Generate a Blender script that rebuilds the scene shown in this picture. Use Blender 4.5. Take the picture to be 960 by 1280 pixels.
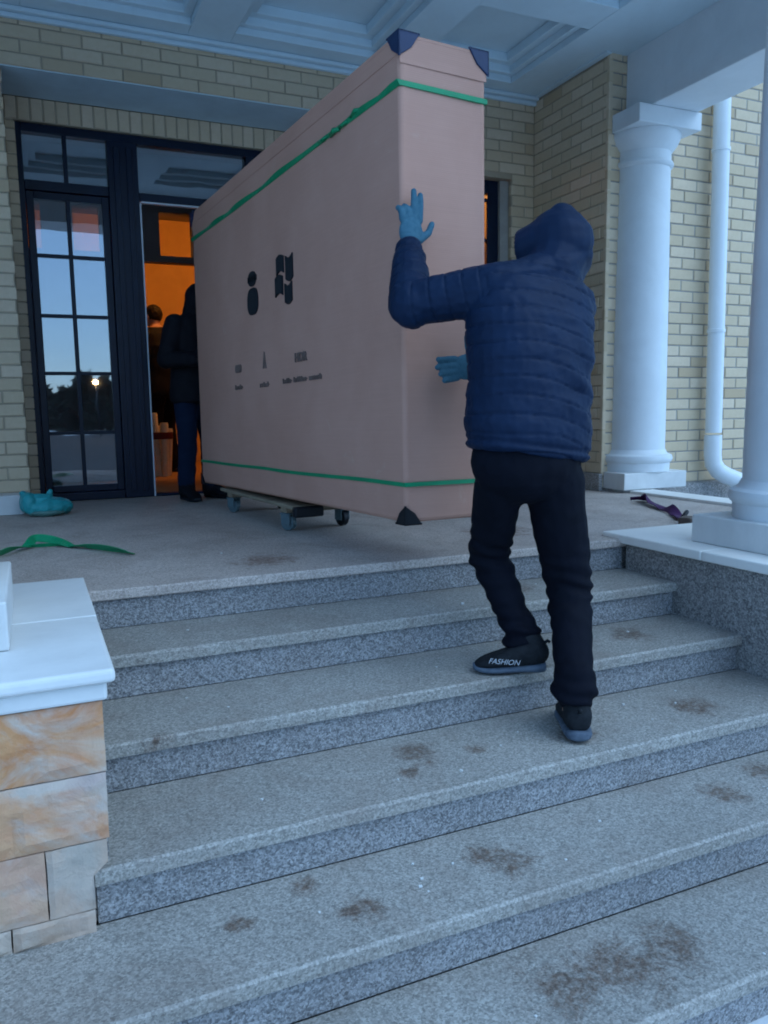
import bpy, bmesh, math, random
from mathutils import Vector, Matrix, noise
random.seed(7)
R = math.radians
for o in list(bpy.data.objects): bpy.data.objects.remove(o)
S = bpy.context.scene
COL = S.collection

# ------------------------------------------------------------------ camera
cam = bpy.data.cameras.new('camera'); camo = bpy.data.objects.new('camera', cam); COL.objects.link(camo); S.camera = camo
cam.sensor_fit = 'VERTICAL'; cam.sensor_height = 36; cam.lens = 27.825
cam.clip_start = .05; cam.clip_end = 1500
_r = Vector((.9131, -.4077, -.0143)); _d = Vector((.4030, .9061, -.1284)).normalized()
_r = (_r - _d * _r.dot(_d)).normalized(); _u = _r.cross(_d)
camo.matrix_world = Matrix(((_r.x, _u.x, -_d.x, 0), (_r.y, _u.y, -_d.y, 0), (_r.z, _u.z, -_d.z, .64), (0, 0, 0, 1)))

# ------------------------------------------------------------------ sky, sun, exposure
SUN_AZ, SUN_EL = R(140), R(48)       # azimuth clockwise from +Y: in front of the house, to the right
W = bpy.data.worlds.new('World'); S.world = W; W.use_nodes = True
wn = W.node_tree.nodes; wl = W.node_tree.links
sky = wn.new('ShaderNodeTexSky'); sky.sky_type = 'NISHITA'; sky.sun_disc = False
sky.sun_elevation = SUN_EL; sky.sun_rotation = SUN_AZ; sky.ozone_density = 6.0; sky.air_density = 1.0; sky.dust_density = .2
tint = wn.new('ShaderNodeMix'); tint.data_type = 'RGBA'; tint.blend_type = 'MULTIPLY'; tint.inputs[0].default_value = 1; tint.inputs[7].default_value = (.80, .93, 1.03, 1)   # dusk cast
wl.new(sky.outputs[0], tint.inputs[6]); cloud = wn.new('ShaderNodeMix'); cloud.data_type = 'RGBA'; cloud.inputs[0].default_value = .6; cloud.inputs[7].default_value = (1.46, 2.80, 4.70, 1)   # even overcast veil
wl.new(tint.outputs[2], cloud.inputs[6]); wl.new(cloud.outputs[2], wn['Background'].inputs[0]); wn['Background'].inputs[1].default_value = .1
sl = bpy.data.lights.new('sun', 'SUN'); sl.energy = .5; sl.angle = R(60); sl.color = (.66, .86, 1)
so = bpy.data.objects.new('sun', sl); COL.objects.link(so)
_sd = Vector((math.sin(SUN_AZ) * math.cos(SUN_EL), math.cos(SUN_AZ) * math.cos(SUN_EL), math.sin(SUN_EL)))
so.rotation_euler = _sd.to_track_quat('Z', 'Y').to_euler()
S.view_settings.view_transform = 'Standard'; S.view_settings.look = 'None'
S.view_settings.exposure = 1.72; S.view_settings.gamma = 1
S.render.engine = 'CYCLES'
S.cycles.max_bounces = 5; S.cycles.diffuse_bounces = 4; S.cycles.glossy_bounces = 3; S.cycles.transmission_bounces = 3; S.cycles.transparent_max_bounces = 6
S.cycles.filter_width = 1.9; S.cycles.adaptive_threshold = .02; S.cycles.caustics_reflective = False; S.cycles.caustics_refractive = False

# ------------------------------------------------------------------ materials
def mat(name, col, rough=.7, metal=0):
    m = bpy.data.materials.new(name); m.use_nodes = True
    b = m.node_tree.nodes['Principled BSDF']
    b.inputs['Base Color'].default_value = (*col, 1); b.inputs['Roughness'].default_value = rough; b.inputs['Metallic'].default_value = metal
    return m
class N:
    """small node helper on one material"""
    def __init__(s, m):
        s.m = m; s.t = m.node_tree; s.b = s.t.nodes['Principled BSDF']
        s.co = s.t.nodes.new('ShaderNodeTexCoord').outputs['Object']
    def n(s, k, **kw):
        x = s.t.nodes.new(k)
        for a, v in kw.items(): setattr(x, a, v)
        return x
    def l(s, a, b): s.t.links.new(a, b)
    def noise(s, scale, detail=3, rough=.55, dist=0, vec=None):
        x = s.n('ShaderNodeTexNoise'); x.inputs['Scale'].default_value = scale; x.inputs['Detail'].default_value = detail
        x.inputs['Roughness'].default_value = rough; x.inputs['Distortion'].default_value = dist
        s.l(vec or s.co, x.inputs['Vector']); return x.outputs['Fac']
    def voro(s, scale, out='Color', vec=None):
        x = s.n('ShaderNodeTexVoronoi'); x.inputs['Scale'].default_value = scale; s.l(vec or s.co, x.inputs['Vector']); return x.outputs[out]
    def map(s, sc):
        x = s.n('ShaderNodeMapping'); x.inputs['Scale'].default_value = sc; s.l(s.co, x.inputs['Vector']); return x.outputs[0]
    def ramp(s, f, stops, interp='LINEAR'):
        x = s.n('ShaderNodeValToRGB'); x.color_ramp.interpolation = interp; e = x.color_ramp.elements
        while len(e) < len(stops): e.new(.5)
        for i, (p, c) in enumerate(stops):
            e[i].position = p; e[i].color = (*c, 1) if not isinstance(c, (int, float)) else (c, c, c, 1)
        s.l(f, x.inputs[0]); return x.outputs[0]
    def mix(s, f, a, b, mode='MIX'):
        x = s.n('ShaderNodeMix', data_type='RGBA', blend_type=mode)
        for i, v in ((0, f), (6, a), (7, b)):
            if hasattr(v, 'is_linked'): s.l(v, x.inputs[i])
            elif isinstance(v, (int, float)): x.inputs[i].default_value = v
            else: x.inputs[i].default_value = (*v, 1)
        return x.outputs[2]
    def math(s, op, a, b=0., c=None):
        x = s.n('ShaderNodeMath', operation=op)
        for i, v in enumerate((a, b, c)):
            if v is None: continue
            if hasattr(v, 'is_linked'): s.l(v, x.inputs[i])
            else: x.inputs[i].default_value = v
        return x.outputs[0]
    def bump(s, h, st=.3, dist=.01):
        x = s.n('ShaderNodeBump'); x.inputs['Strength'].default_value = st; x.inputs['Distance'].default_value = dist
        s.l(h, x.inputs['Height']); s.l(x.outputs[0], s.b.inputs['Normal'])
    def col(s, c): s.l(c, s.b.inputs['Base Color'])
    def rgh(s, c): s.l(c, s.b.inputs['Roughness'])

STAINS = [(1.14, 1.73, -.6, .10), (1.07, 1.79, -.6, .07), (.68, 1.71, -.6, .08), (.98, 2.05, -.45, .05), (1.06, 2.17, -.45, .10), (1.25, 2.11, -.45, .05),
          (1.96, 1.75, -.6, .10), (2.15, 2.07, -.45, .12), (.39, 1.78, -.6, .05), (.58, 1.87, -.6, .06), (1.27, 1.42, -.75, .15), (1.10, 1.43, -.75, .15),
          (1.44, 1.43, -.75, .14), (2.2, 1.83, -.6, .08), (2.23, 2.50, -.3, .13), (.48, 2.18, -.3, .07), (1.06, 2.2, -.3, .07), (1.95, 2.52, -.3, .12), (.28, 2.25, -.3, .08),
          (1.6, 2.05, -.45, .1), (1.9, 2.9, -.15, .15), (.9, 3.3, 0, .18), (2.2, 3.5, 0, .25)]
def granite(name, lo, hi, sp=85, bump=.25, stains=True, warm=.5, zoff=0, dk=.55, lt=1.55):
    m = mat(name, hi, .75); k = N(m)
    fine = k.voro(sp * 2.2, 'Color'); fv = k.n('ShaderNodeSeparateColor'); k.l(fine, fv.inputs[0])
    med = k.noise(sp, 4, .65); big = k.noise(1.7, 5, .6, .4)
    g = k.math('ADD', k.math('MULTIPLY', fv.outputs[0], .45), k.math('MULTIPLY', med, .75))
    c = k.ramp(g, [(.28, tuple(v * dk for v in lo)), (.45, lo), (.62, hi), (.86, tuple(min(.8, v * lt) for v in hi))])
    c = k.mix(.5, c, k.ramp(big, [(.3, .42), (.7, .62)]), 'OVERLAY')
    c = k.mix(k.ramp(k.noise(3.1, 6, .7, .8), [(.46, 0.), (.74, .45 * warm)]), c, (.17, .125, .10))
    if stains:
        wob = k.math('MULTIPLY', k.math('SUBTRACT', k.noise(11, 8, .8, 1.4), .5), 3.2); acc = None
        for (x, y, z, r) in STAINS:
            d = k.n('ShaderNodeVectorMath', operation='DISTANCE'); d.inputs[1].default_value = (x, y, z + zoff); k.l(k.co, d.inputs[0])
            v = k.math('SUBTRACT', 1.15, k.math('DIVIDE', d.outputs['Value'], r))
            acc = v if acc is None else k.math('MAXIMUM', acc, v)
        f = k.math('MULTIPLY', k.ramp(k.math('ADD', acc, wob), [(.3, 0.), (.85, .98)]), k.ramp(k.noise(48, 3, .7), [(.3, .25), (.6, 1.)]))
        c = k.mix(f, c, k.mix(.85, c, (.32, .185, .125), 'MULTIPLY'))
    k.col(c); k.rgh(k.ramp(big, [(.3, .55), (.7, .85)]))
    k.bump(k.math('ADD', k.math('MULTIPLY', fv.outputs[0], .5), med), bump, .006)
    return m
M_TREAD = granite('granite_tread', (.215, .205, .185), (.285, .27, .245), 95, .1, warm=1., zoff=.9, dk=.66, lt=1.4)
M_RISER = granite('granite_riser', (.165, .168, .175), (.265, .265, .27), 95, .8, False)
M_LAND = granite('granite_landing', (.35, .30, .265), (.44, .375, .335), 95, .1, warm=1., dk=.7, lt=1.3)
M_CHEEK = granite('granite_cheek', (.15, .145, .145), (.25, .24, .23), 70, .4, False, .1)
M_PLINTH = granite('granite_plinth', (.20, .19, .18), (.28, .27, .26), 90, .15, False)

def paint(name, col, rough=.55, var=.12, sc=3):
    m = mat(name, col, rough); k = N(m)
    d = tuple(v * (1 - var) for v in col)
    c = k.mix(k.ramp(k.noise(sc, 6, .65, .5), [(.35, 0.), (.7, 1.)]), col, d)
    c = k.mix(k.ramp(k.noise(1, 5, .7, .3, k.map((14, 14, 1.6))), [(.55, 0.), (.8, var)]), c, tuple(v * .55 for v in col))
    k.col(c); k.bump(k.noise(120, 4, .7), .14, .003); k.b.inputs['Specular IOR Level'].default_value = .25; return m
M_WHITE = paint('white_stucco', (.70, .745, .765), .55, .10)
M_CEIL = paint('ceiling_paint', (.62, .755, .82), .6, .12, 1.4)
M_STONEW = paint('white_coping_stone', (.68, .69, .68), .5, .2, 2.2)
M_COPE = paint('pale_coping_stone', (.84, .82, .77), .5, .14, 2.2)
M_PIPE = paint('painted_pipe', (.72, .765, .785), .35, .06)
M_FRAME = paint('dark_door_paint', (.0022, .0095, .030), .35, .25, 6)
M_STRIP = mat('pale_strip', (.55, .58, .62), .4)

def brickmat(name, a, b, dark):
    m = mat(name, a, .85); k = N(m)
    oi = k.n('ShaderNodeObjectInfo'); ge = k.n('ShaderNodeNewGeometry')
    r = k.math('FRACT', k.math('ADD', oi.outputs['Random'], ge.outputs['Random Per Island']))
    c = k.ramp(r, [(0., a), (.5, b), (.85, tuple(.5 * (x + y) for x, y in zip(a, b))), (1., dark)])
    c = k.mix(k.ramp(k.noise(24, 5, .7), [(.35, 0.), (.75, .35)]), c, dark)
    k.col(c); k.bump(k.noise(70, 4, .7), .35, .005); k.b.inputs['Specular IOR Level'].default_value = .15; return m
M_BRICK = brickmat('cream_brick', (.69, .56, .41), (.59, .47, .32), (.50, .375, .24))
M_MORTAR = paint('grey_mortar', (.36, .34, .31), .9, .2, 9)
M_MORTAR2 = paint('tan_mortar', (.43, .355, .26), .9, .2, 9)

def sandstone():
    m = mat('split_sandstone', (.5, .42, .32), .8); k = N(m)
    oi = k.n('ShaderNodeObjectInfo'); off = k.n('ShaderNodeVectorMath', operation='ADD'); k.l(k.co, off.inputs[0])
    cx = k.n('ShaderNodeCombineXYZ'); k.l(k.math('MULTIPLY', oi.outputs['Random'], 37.), cx.inputs[0]); k.l(k.math('MULTIPLY', oi.outputs['Random'], 91.), cx.inputs[2]); k.l(cx.outputs[0], off.inputs[1])
    v = off.outputs[0]
    base = k.ramp(k.noise(5, 6, .65, .3, v), [(.3, (.37, .325, .275)), (.55, (.51, .415, .345)), (.75, (.46, .35, .31))])
    rust = k.ramp(k.noise(4.2, 7, .62, .9, v), [(.40, 0.), (.56, .95)])
    sc_ = k.n('ShaderNodeSeparateColor'); k.l(oi.outputs['Color'], sc_.inputs[0]); amt = sc_.outputs[0]
    c = k.mix(k.math('MULTIPLY', rust, amt), base, k.ramp(k.noise(11, 5, .6, .2, v), [(.35, (.46, .17, .055)), (.7, (.55, .285, .125))]))
    k.col(c); k.bump(k.noise(9, 8, .7, .5, v), .55, .02); return m
M_SAND = sandstone()

def cardboard():
    m = mat('brown_cardboard', (.33, .235, .185), .8); k = N(m)
    c = k.ramp(k.noise(2.1, 5, .6, .3), [(.3, (.475, .255, .19)), (.7, (.53, .295, .225))])
    c = k.mix(.1, c, k.ramp(k.noise(1, 4, .6, 0, k.map((3, 3, 120))), [(.35, .4), (.65, .6)]), 'OVERLAY')
    c = k.mix(k.ramp(k.noise(6, 7, .7, 1.2), [(.62, 0.), (.72, .3)]), c, (.54, .39, .30))
    k.col(c)
    k.b.inputs['Specular IOR Level'].default_value = .1
    w = k.n('ShaderNodeTexWave'); w.inputs['Scale'].default_value = 42; w.bands_direction = 'Z'; k.l(k.co, w.inputs['Vector'])
    k.bump(k.math('ADD', k.math('MULTIPLY', w.outputs['Fac'], .1), k.noise(4, 4, .5)), .22, .01); return m
M_CARD = cardboard()
M_INK = paint('dark_print', (.012, .016, .022), .6, .3, 20)
M_INK2 = paint('faded_print', (.19, .13, .11), .7, .3, 20)
def plastic(name, col, rough=.4): return paint(name, col, rough, .2, 9)
M_GREEN = plastic('green_band', (.006, .27, .115), .35)
M_CORNER = plastic('blue_black_plastic', (.012, .03, .085), .35)
M_PAD = plastic('black_rubber', (.008, .01, .014), .5)
M_CASTOR = plastic('castor_metal', (.10, .15, .17), .4)
M_TEAL = plastic('teal_bag', (.03, .33, .35), .35)
M_TEALB = plastic('pale_bag_bottom', (.10, .22, .20), .4)
M_PURPLE = plastic('purple_webbing', (.055, .013, .075), .7)
M_BUCKLE = plastic('brown_buckle', (.10, .075, .065), .5)
M_WOOD = paint('dolly_wood', (.30, .24, .17), .7, .35, 7)

def fabric(name, a, b, sc=14, rough=.6, bump=.25, sheen=.0):
    m = mat(name, a, rough); k = N(m)
    k.col(k.ramp(k.noise(sc, 5, .6, .4), [(.3, a), (.72, b)])); k.bump(k.noise(sc * 2.5, 5, .6, .6), bump, .006)
    k.b.inputs['Sheen Weight'].default_value = sheen; k.b.inputs['Specular IOR Level'].default_value = .12; return m
M_JACKET = fabric('navy_nylon', (.0045, .013, .036), (.007, .019, .050), 9, .55, .22)
M_PANTS = fabric('black_trousers', (.0018, .0028, .0068), (.0032, .0045, .0105), 10, .8, .35)
M_GLOVE = fabric('blue_knit_glove', (.045, .125, .175), (.07, .165, .22), 60, .85, .5)
M_SKIN = fabric('skin', (.42, .24, .17), (.46, .27, .20), 12, .5, .05)
M_HAIR = fabric('dark_hair', (.012, .009, .007), (.02, .015, .011), 40, .6, .6)
M_COAT = fabric('black_coat', (.006, .006, .009), (.011, .011, .015), 9, .75, .3)
M_JEANS = fabric('dark_jeans', (.004, .011, .03), (.007, .016, .04), 12, .8, .3)
M_SHOE = fabric('black_mesh_shoe', (.010, .012, .015), (.018, .021, .025), 45, .75, .4)
M_SOLE = fabric('grey_blue_sole', (.055, .075, .105), (.11, .14, .18), 30, .6, .4)
M_LETTER = mat('white_letter', (.35, .37, .4), .6)
M_PALEROLL = paint('pale_wood_stick', (.74, .62, .40), .6, .2, 14)
M_RED = plastic('dark_red_band', (.13, .015, .015), .6)
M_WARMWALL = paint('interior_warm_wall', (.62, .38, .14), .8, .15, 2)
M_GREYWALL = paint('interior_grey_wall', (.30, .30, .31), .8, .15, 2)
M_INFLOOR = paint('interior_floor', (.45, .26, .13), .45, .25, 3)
M_SLATE = paint('slate_band', (.55, .68, .74), .7, .15, 3)

def glassmat():
    m = bpy.data.materials.new('window_glass'); m.use_nodes = True; t = m.node_tree; t.nodes.clear()
    o = t.nodes.new('ShaderNodeOutputMaterial'); mx = t.nodes.new('ShaderNodeMixShader'); tr = t.nodes.new('ShaderNodeBsdfTransparent'); gl = t.nodes.new('ShaderNodeBsdfGlossy')
    tr.inputs[0].default_value = (.80, .83, .85, 1); gl.inputs['Color'].default_value = (.95, .97, 1, 1); gl.inputs['Roughness'].default_value = .015
    fr = t.nodes.new('ShaderNodeFresnel'); fr.inputs['IOR'].default_value = 2.55
    tc = t.nodes.new('ShaderNodeTexCoord'); nz = t.nodes.new('ShaderNodeTexNoise'); nz.inputs['Scale'].default_value = 2.3; bp = t.nodes.new('ShaderNodeBump'); bp.inputs['Strength'].default_value = .05; bp.inputs['Distance'].default_value = .02
    t.links.new(tc.outputs['Object'], nz.inputs['Vector']); t.links.new(nz.outputs['Fac'], bp.inputs['Height']); t.links.new(bp.outputs[0], gl.inputs['Normal'])
    t.links.new(fr.outputs[0], mx.inputs[0]); t.links.new(tr.outputs[0], mx.inputs[1]); t.links.new(gl.outputs[0], mx.inputs[2]); t.links.new(mx.outputs[0], o.inputs[0])
    return m
M_GLASS = glassmat()
def emit(name, col, st):
    m = mat(name, col, .5); b = m.node_tree.nodes['Principled BSDF']; b.inputs['Emission Color'].default_value = (*col, 1); b.inputs['Emission Strength'].default_value = st; return m
M_LAMP = emit('lamp_glow', (1, .62, .28), 60)
M_BULB = emit('bulb_glow', (1, .5, .16), 12)
def groundmat():
    m = mat('trodden_snow_and_asphalt', (.1, .1, .1), .9); k = N(m)
    f = k.ramp(k.noise(.16, 6, .62, .5), [(.36, 0.), (.44, 1.)])
    k.col(k.mix(f, k.ramp(k.noise(6, 5), [(.3, (.04, .04, .042)), (.7, (.075, .075, .078))]), k.ramp(k.noise(3, 5), [(.3, (.68, .7, .72)), (.7, (.8, .82, .83))])))
    k.bump(k.noise(4, 6, .7), .4, .05); return m
M_GROUND = groundmat()
M_ROAD = paint('dark_asphalt', (.045, .045, .047), .85, .3, .5)
M_LEAF = fabric('dark_conifer', (.012, .017, .012), (.03, .036, .022), 3, .9, .2)

# ------------------------------------------------------------------ mesh helpers
class MB:
    def __init__(s): s.v = []; s.f = []
    def add(s, vs, fs):
        b = len(s.v); s.v += [Vector(v) for v in vs]; s.f += [tuple(b + i for i in f) for f in fs]; return s
    def box(s, x0, x1, y0, y1, z0, z1, m=None):
        vs = [Vector(p) for p in ((x0, y0, z0), (x1, y0, z0), (x1, y1, z0), (x0, y1, z0), (x0, y0, z1), (x1, y0, z1), (x1, y1, z1), (x0, y1, z1))]
        if m is not None: vs = [m @ v for v in vs]
        return s.add(vs, [(0, 3, 2, 1), (4, 5, 6, 7), (0, 1, 5, 4), (1, 2, 6, 5), (2, 3, 7, 6), (3, 0, 4, 7)])
    def loft(s, rings, cap=True):
        n = len(rings[0]); b = len(s.v)
        for r in rings: s.v += [Vector(p) for p in r]
        for i in range(len(rings) - 1):
            for j in range(n): s.f.append((b + i * n + j, b + i * n + (j + 1) % n, b + (i + 1) * n + (j + 1) % n, b + (i + 1) * n + j))
        if cap:
            s.f.append(tuple(b + j for j in reversed(range(n)))); s.f.append(tuple(b + (len(rings) - 1) * n + j for j in range(n)))
        return s
    def lathe(s, prof, n=40, c=(0, 0, 0)):
        return s.loft([[(c[0] + r * math.cos(a), c[1] + r * math.sin(a), c[2] + z) for a in [2 * math.pi * i / n for i in range(n)]] for r, z in prof])
    def tube(s, pts, rad, n=12):
        pts = [Vector(p) for p in pts]; rings = []; ref = Vector((0, 0, 1))
        if not hasattr(rad, '__len__'): rad = [rad] * len(pts)
        for i, p in enumerate(pts):
            t = (pts[min(i + 1, len(pts) - 1)] - pts[max(i - 1, 0)]).normalized()
            if i == 0:
                a = t.cross(ref if abs(t.dot(ref)) < .9 else Vector((1, 0, 0))).normalized()
            else: a = (a - t * a.dot(t)).normalized()
            b = t.cross(a); rings.append([p + rad[i] * (a * math.cos(q) + b * math.sin(q)) for q in [2 * math.pi * j / n for j in range(n)]])
        return s.loft(rings)
    def cap(s, a, b, ra, rb, n=16):
        """closed tapered capsule"""
        a = Vector(a); b = Vector(b); t = (b - a).normalized(); ax = t.cross(Vector((.31, .2, .93))).normalized(); bx = t.cross(ax); rings = []
        for k in range(5):
            q = R(-85 + 17 * k); rings.append((a + t * ra * math.sin(q), ra * math.cos(q)))
        rings.append((a, ra)); rings.append((b, rb))
        for k in range(1, 6):
            q = R(17 * k); rings.append((b + t * rb * math.sin(q), rb * math.cos(q)))
        return s.loft([[c + r * (ax * math.cos(q) + bx * math.sin(q)) for q in [2 * math.pi * j / n for j in range(n)]] for c, r in rings])
    def ell(s, c, r, rot=None, n=20):
        c = Vector(c); rings = []
        for k in range(1, 12):
            p = -math.pi / 2 + math.pi * k / 12
            ring = [Vector((r[0] * math.cos(p) * math.cos(q), r[1] * math.cos(p) * math.sin(q), r[2] * math.sin(p))) for q in [2 * math.pi * j / n for j in range(n)]]
            rings.append([c + (rot @ v if rot else v) for v in ring])
        return s.loft(rings)
    def mesh(s, name, off=Vector((0, 0, 0)), smooth=False):
        me = bpy.data.meshes.new(name); me.from_pydata([v - off for v in s.v], [], s.f); me.update()
        if smooth:
            for p in me.polygons: p.use_smooth = True
        return me
ROOT = {}
def tag(o, label=None, cat=None, group=None, kind=None):
    for k, v in (('label', label), ('category', cat), ('group', group), ('kind', kind)):
        if v: o[k] = v
    return o
def empty(name, loc=(0, 0, 0), label=None, cat=None, group=None):
    o = bpy.data.objects.new(name, None); o.location = loc; o.empty_display_size = .1; COL.objects.link(o); ROOT[o] = Vector(loc)
    return tag(o, label, cat, group)
def link(name, me, m, parent=None):
    if m is not None: me.materials.append(m)
    o = bpy.data.objects.new(name, me); COL.objects.link(o)
    if parent is not None: o.parent = parent; ROOT[o] = ROOT.get(parent, Vector())
    return o
def obj(name, mb, m, parent=None, smooth=False, bevel=0, local=False, angle=35, seg=2):
    off = Vector() if (local or parent is None) else ROOT.get(parent, Vector())
    o = link(name, mb.mesh(name, off, smooth), m, parent)
    if bevel:
        b = o.modifiers.new('bevel', 'BEVEL'); b.width = bevel; b.segments = seg; b.limit_method = 'ANGLE'; b.angle_limit = R(40)
    if smooth and angle:
        pass
    return o
def smooth_by_angle(o, ang=40):
    me = o.data
    for p in me.polygons: p.use_smooth = True
    bm = bmesh.new(); bm.from_mesh(me)
    for e in bm.edges:
        if len(e.link_faces) == 2 and e.calc_face_angle(0) > R(ang): e.smooth = False
    bm.to_mesh(me); bm.free(); return o
def remesh(mb, voxel, smooth_it=6, factor=.5, name='tmp'):
    me = mb.mesh(name); o = bpy.data.objects.new(name, me); COL.objects.link(o)
    r = o.modifiers.new('r', 'REMESH'); r.mode = 'VOXEL'; r.voxel_size = voxel
    if smooth_it:
        s = o.modifiers.new('s', 'SMOOTH'); s.iterations = smooth_it; s.factor = factor
    dg = bpy.context.evaluated_depsgraph_get(); dg.update()
    m2 = bpy.data.meshes.new_from_object(o.evaluated_get(dg)); bpy.data.objects.remove(o); bpy.data.meshes.remove(me)
    for p in m2.polygons: p.use_smooth = True
    return m2
def displace(me, fn):
    me.update(); ns = [v.normal.copy() for v in me.vertices]
    for v, n in zip(me.vertices, ns): v.co = v.co + n * fn(v.co, n)
    me.update()
def text_mesh(txt, size, depth=.0006, shear=0, bold=.0):
    c = bpy.data.curves.new('txt', 'FONT'); c.body = txt; c.size = size; c.extrude = depth; c.shear = shear; c.align_x = 'CENTER'; c.align_y = 'CENTER'; c.offset = bold
    o = bpy.data.objects.new('txt', c); COL.objects.link(o); dg = bpy.context.evaluated_depsgraph_get(); dg.update()
    me = bpy.data.meshes.new_from_object(o.evaluated_get(dg)); bpy.data.objects.remove(o); return me

# ================================================================== GROUND, STAIRS, LANDING
g = MB(); g.add([(-500, -500, -.9), (500, -500, -.9), (500, 500, -.9), (-500, 500, -.9)], [(0, 1, 2, 3)])
tag(obj('ground', g, M_GROUND), kind='structure')
tag(obj('road', MB().add([(-400, -50, -.896), (400, -50, -.896), (400, -9, -.896), (-400, -9, -.896)], [(0, 1, 2, 3)]), M_ROAD), kind='structure')
NOSE = [3.0, 2.655, 2.29, 1.908, 1.575, 1.26]
XR = [(.115, 2.62), (.115, 2.62), (.115, 2.62), (.075, 2.62), (-2.2, 4.6), (-2.5, 4.9)]
land = obj('landing', MB().box(-1.38, 4.05, 3.0, 6.27, -.04, 0), M_LAND, bevel=.006); tag(land, kind='structure')
obj('landing_core', MB().box(-1.36, 4.03, 3.05, 6.27, -.9, -.042), M_CHEEK, land)
stairs = empty('staircase', (0, 0, -.9), 'wide flight of speckled grey granite steps up to the porch', 'stairs')
def slab(x0, x1, y0, y1, z0, z1, n=26):
    """slab with a slightly worn, uneven front arris"""
    mb = MB(); top = []; rings = []
    for i in range(n + 1):
        x = x0 + (x1 - x0) * i / n; w = (noise.noise(Vector((x * 5, z1 * 9, 3))) * .0025)
        c = .006 + .004 * abs(noise.noise(Vector((x * 11, z1 * 7, 1))))
        rings.append([(x, y0 + w, z0), (x, y0 + w, z1 - c), (x, y0 + w + c, z1), (x, y1, z1), (x, y1, z0)])
    return mb.loft(rings)
for k in range(1, 6):
    z = -.15 * k; x0, x1 = XR[k]
    obj('tread', slab(x0, x1, NOSE[k], NOSE[k - 1] + .018, z - .04, z), M_TREAD, stairs)
for k in range(0, 6):
    z = -.15 * k; x0, x1 = XR[k]
    if k == 5: pass
    obj('riser', MB().box(x0 + .003, x1 - .003, NOSE[k] + .022, NOSE[k] + .06, z - .15 + .001, z - .0405), M_RISER, stairs)
obj('core', MB().box(-2.1, 4.5, 1.64, 3.04, -.9, -.645).box(-2.4, 4.8, 1.33, 1.63, -.9, -.795).box(.12, 2.61, 1.98, 3.04, -.644, -.495).box(.12, 2.61, 2.36, 3.04, -.4945, -.345).box(.12, 2.61, 2.72, 3.04, -.344, -.195), M_CHEEK, stairs)

# left pedestal: split stone front, white cap
ped = empty('stone_pedestal', (-.45, 2.4, -.6), 'pedestal clad in rust stained sandstone with white cap at left of steps', 'pedestal')
obj('core', MB().box(-1.3, .095, 1.945, 2.995, -.6, -.024), M_CHEEK, ped)
obj('side_panel', MB().box(.0955, .113, 1.95, 2.995, -.599, -.026), M_CHEEK, ped)
def stone(x0, x1, z0, z1, seed):
    nx, nz = 10, 6; mb = MB(); vs = []; fs = []
    for j in range(nz + 1):
        for i in range(nx + 1):
            x = x0 + (x1 - x0) * i / nx; z = z0 + (z1 - z0) * j / nz
            e = min(i, nx - i, j, nz - j)
            d = .005 if e == 0 else .009 + .012 * noise.noise(Vector((x * 9, seed * 3.7, z * 9))) + .006 * noise.noise(Vector((x * 25, seed * 1.7, z * 25)))
            jx = .002 * noise.noise(Vector((x * 30, z * 30, seed))) if e == 0 else 0
            if z < -.452: x = min(x, .073)
            vs.append((x + jx, 1.906 - d, z + jx))
    for j in range(nz):
        for i in range(nx):
            a = j * (nx + 1) + i; fs.append((a, a + 1, a + nx + 2, a + nx + 1))
    mb.add(vs, fs)
    # edge skirt back to the core
    per = [i for i in range(nx + 1)] + [j * (nx + 1) + nx for j in range(1, nz + 1)] + [nz * (nx + 1) + i for i in range(nx - 1, -1, -1)] + [j * (nx + 1) for j in range(nz - 1, 0, -1)]
    b = len(mb.v)
    for p in per: q = mb.v[p]; mb.v.append(Vector((q.x, 1.947, q.z)))
    n = len(per)
    for i in range(n): mb.f.append((per[(i + 1) % n], per[i], b + i, b + (i + 1) % n))
    return mb
rows = [(-.2, -.027, [-1.3, -.72, -.30, .117]), (-.367, -.203, [-1.3, -.95, -.55, -.148, .115]), (-.54, -.37, [-1.3, -.9, -.42, -.03, .108]), (-.6, -.543, [-1.3, -.8, -.35, -.112, .073])]
for j, (z0, z1, xs) in enumerate(rows):
    for i in range(len(xs) - 1): obj('stone', stone(xs[i] + .0015, xs[i + 1] - .0015, z0, z1, j * 7 + i), M_SAND, ped).color = ((1, .8, .22, .3)[j] if i == len(xs) - 2 else random.random(), 0, 0, 1)
obj('moulding', MB().box(-1.32, .128, 1.888, 2.99, -.0235, .024), M_STONEW, ped, bevel=.008)
obj('cap_slab', MB().box(-1.34, .146, 1.862, 2.40, .0242, .058), M_STONEW, ped, bevel=.011, seg=3)
obj('cap_slab', MB().box(-1.34, .146, 2.403, 2.994, .0242, .0575), M_STONEW, ped, bevel=.006, seg=3)
# right cheek wall
chk = empty('stair_cheek_wall', (3.3, 2.5, -.6), 'dark speckled granite wall with white coping at right of steps', 'wall')
obj('core', MB().box(2.645, 4.1, 1.93, 2.999, -.6, -.022), M_CHEEK, chk)
obj('granite_panel', MB().box(2.622, 2.644, 1.915, 2.46, -.599, -.022), M_CHEEK, chk, bevel=.002)
obj('granite_panel', MB().box(2.622, 2.644, 2.462, 2.998, -.599, -.022), M_CHEEK, chk, bevel=.002)
obj('front_panel', MB().box(2.646, 4.1, 1.912, 1.929, -.599, -.022), M_SAND, chk)
for y0, y1 in ((1.87, 2.49), (2.492, 3.13)):
    obj('coping_slab', MB().box(2.585, 3.4, y0, y1, -.0215, .022), M_COPE, chk, bevel=.008, seg=3)
obj('coping_slab', MB().box(3.402, 4.24, 1.87, 3.13, -.0215, .0222), M_COPE, chk, bevel=.006)
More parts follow.
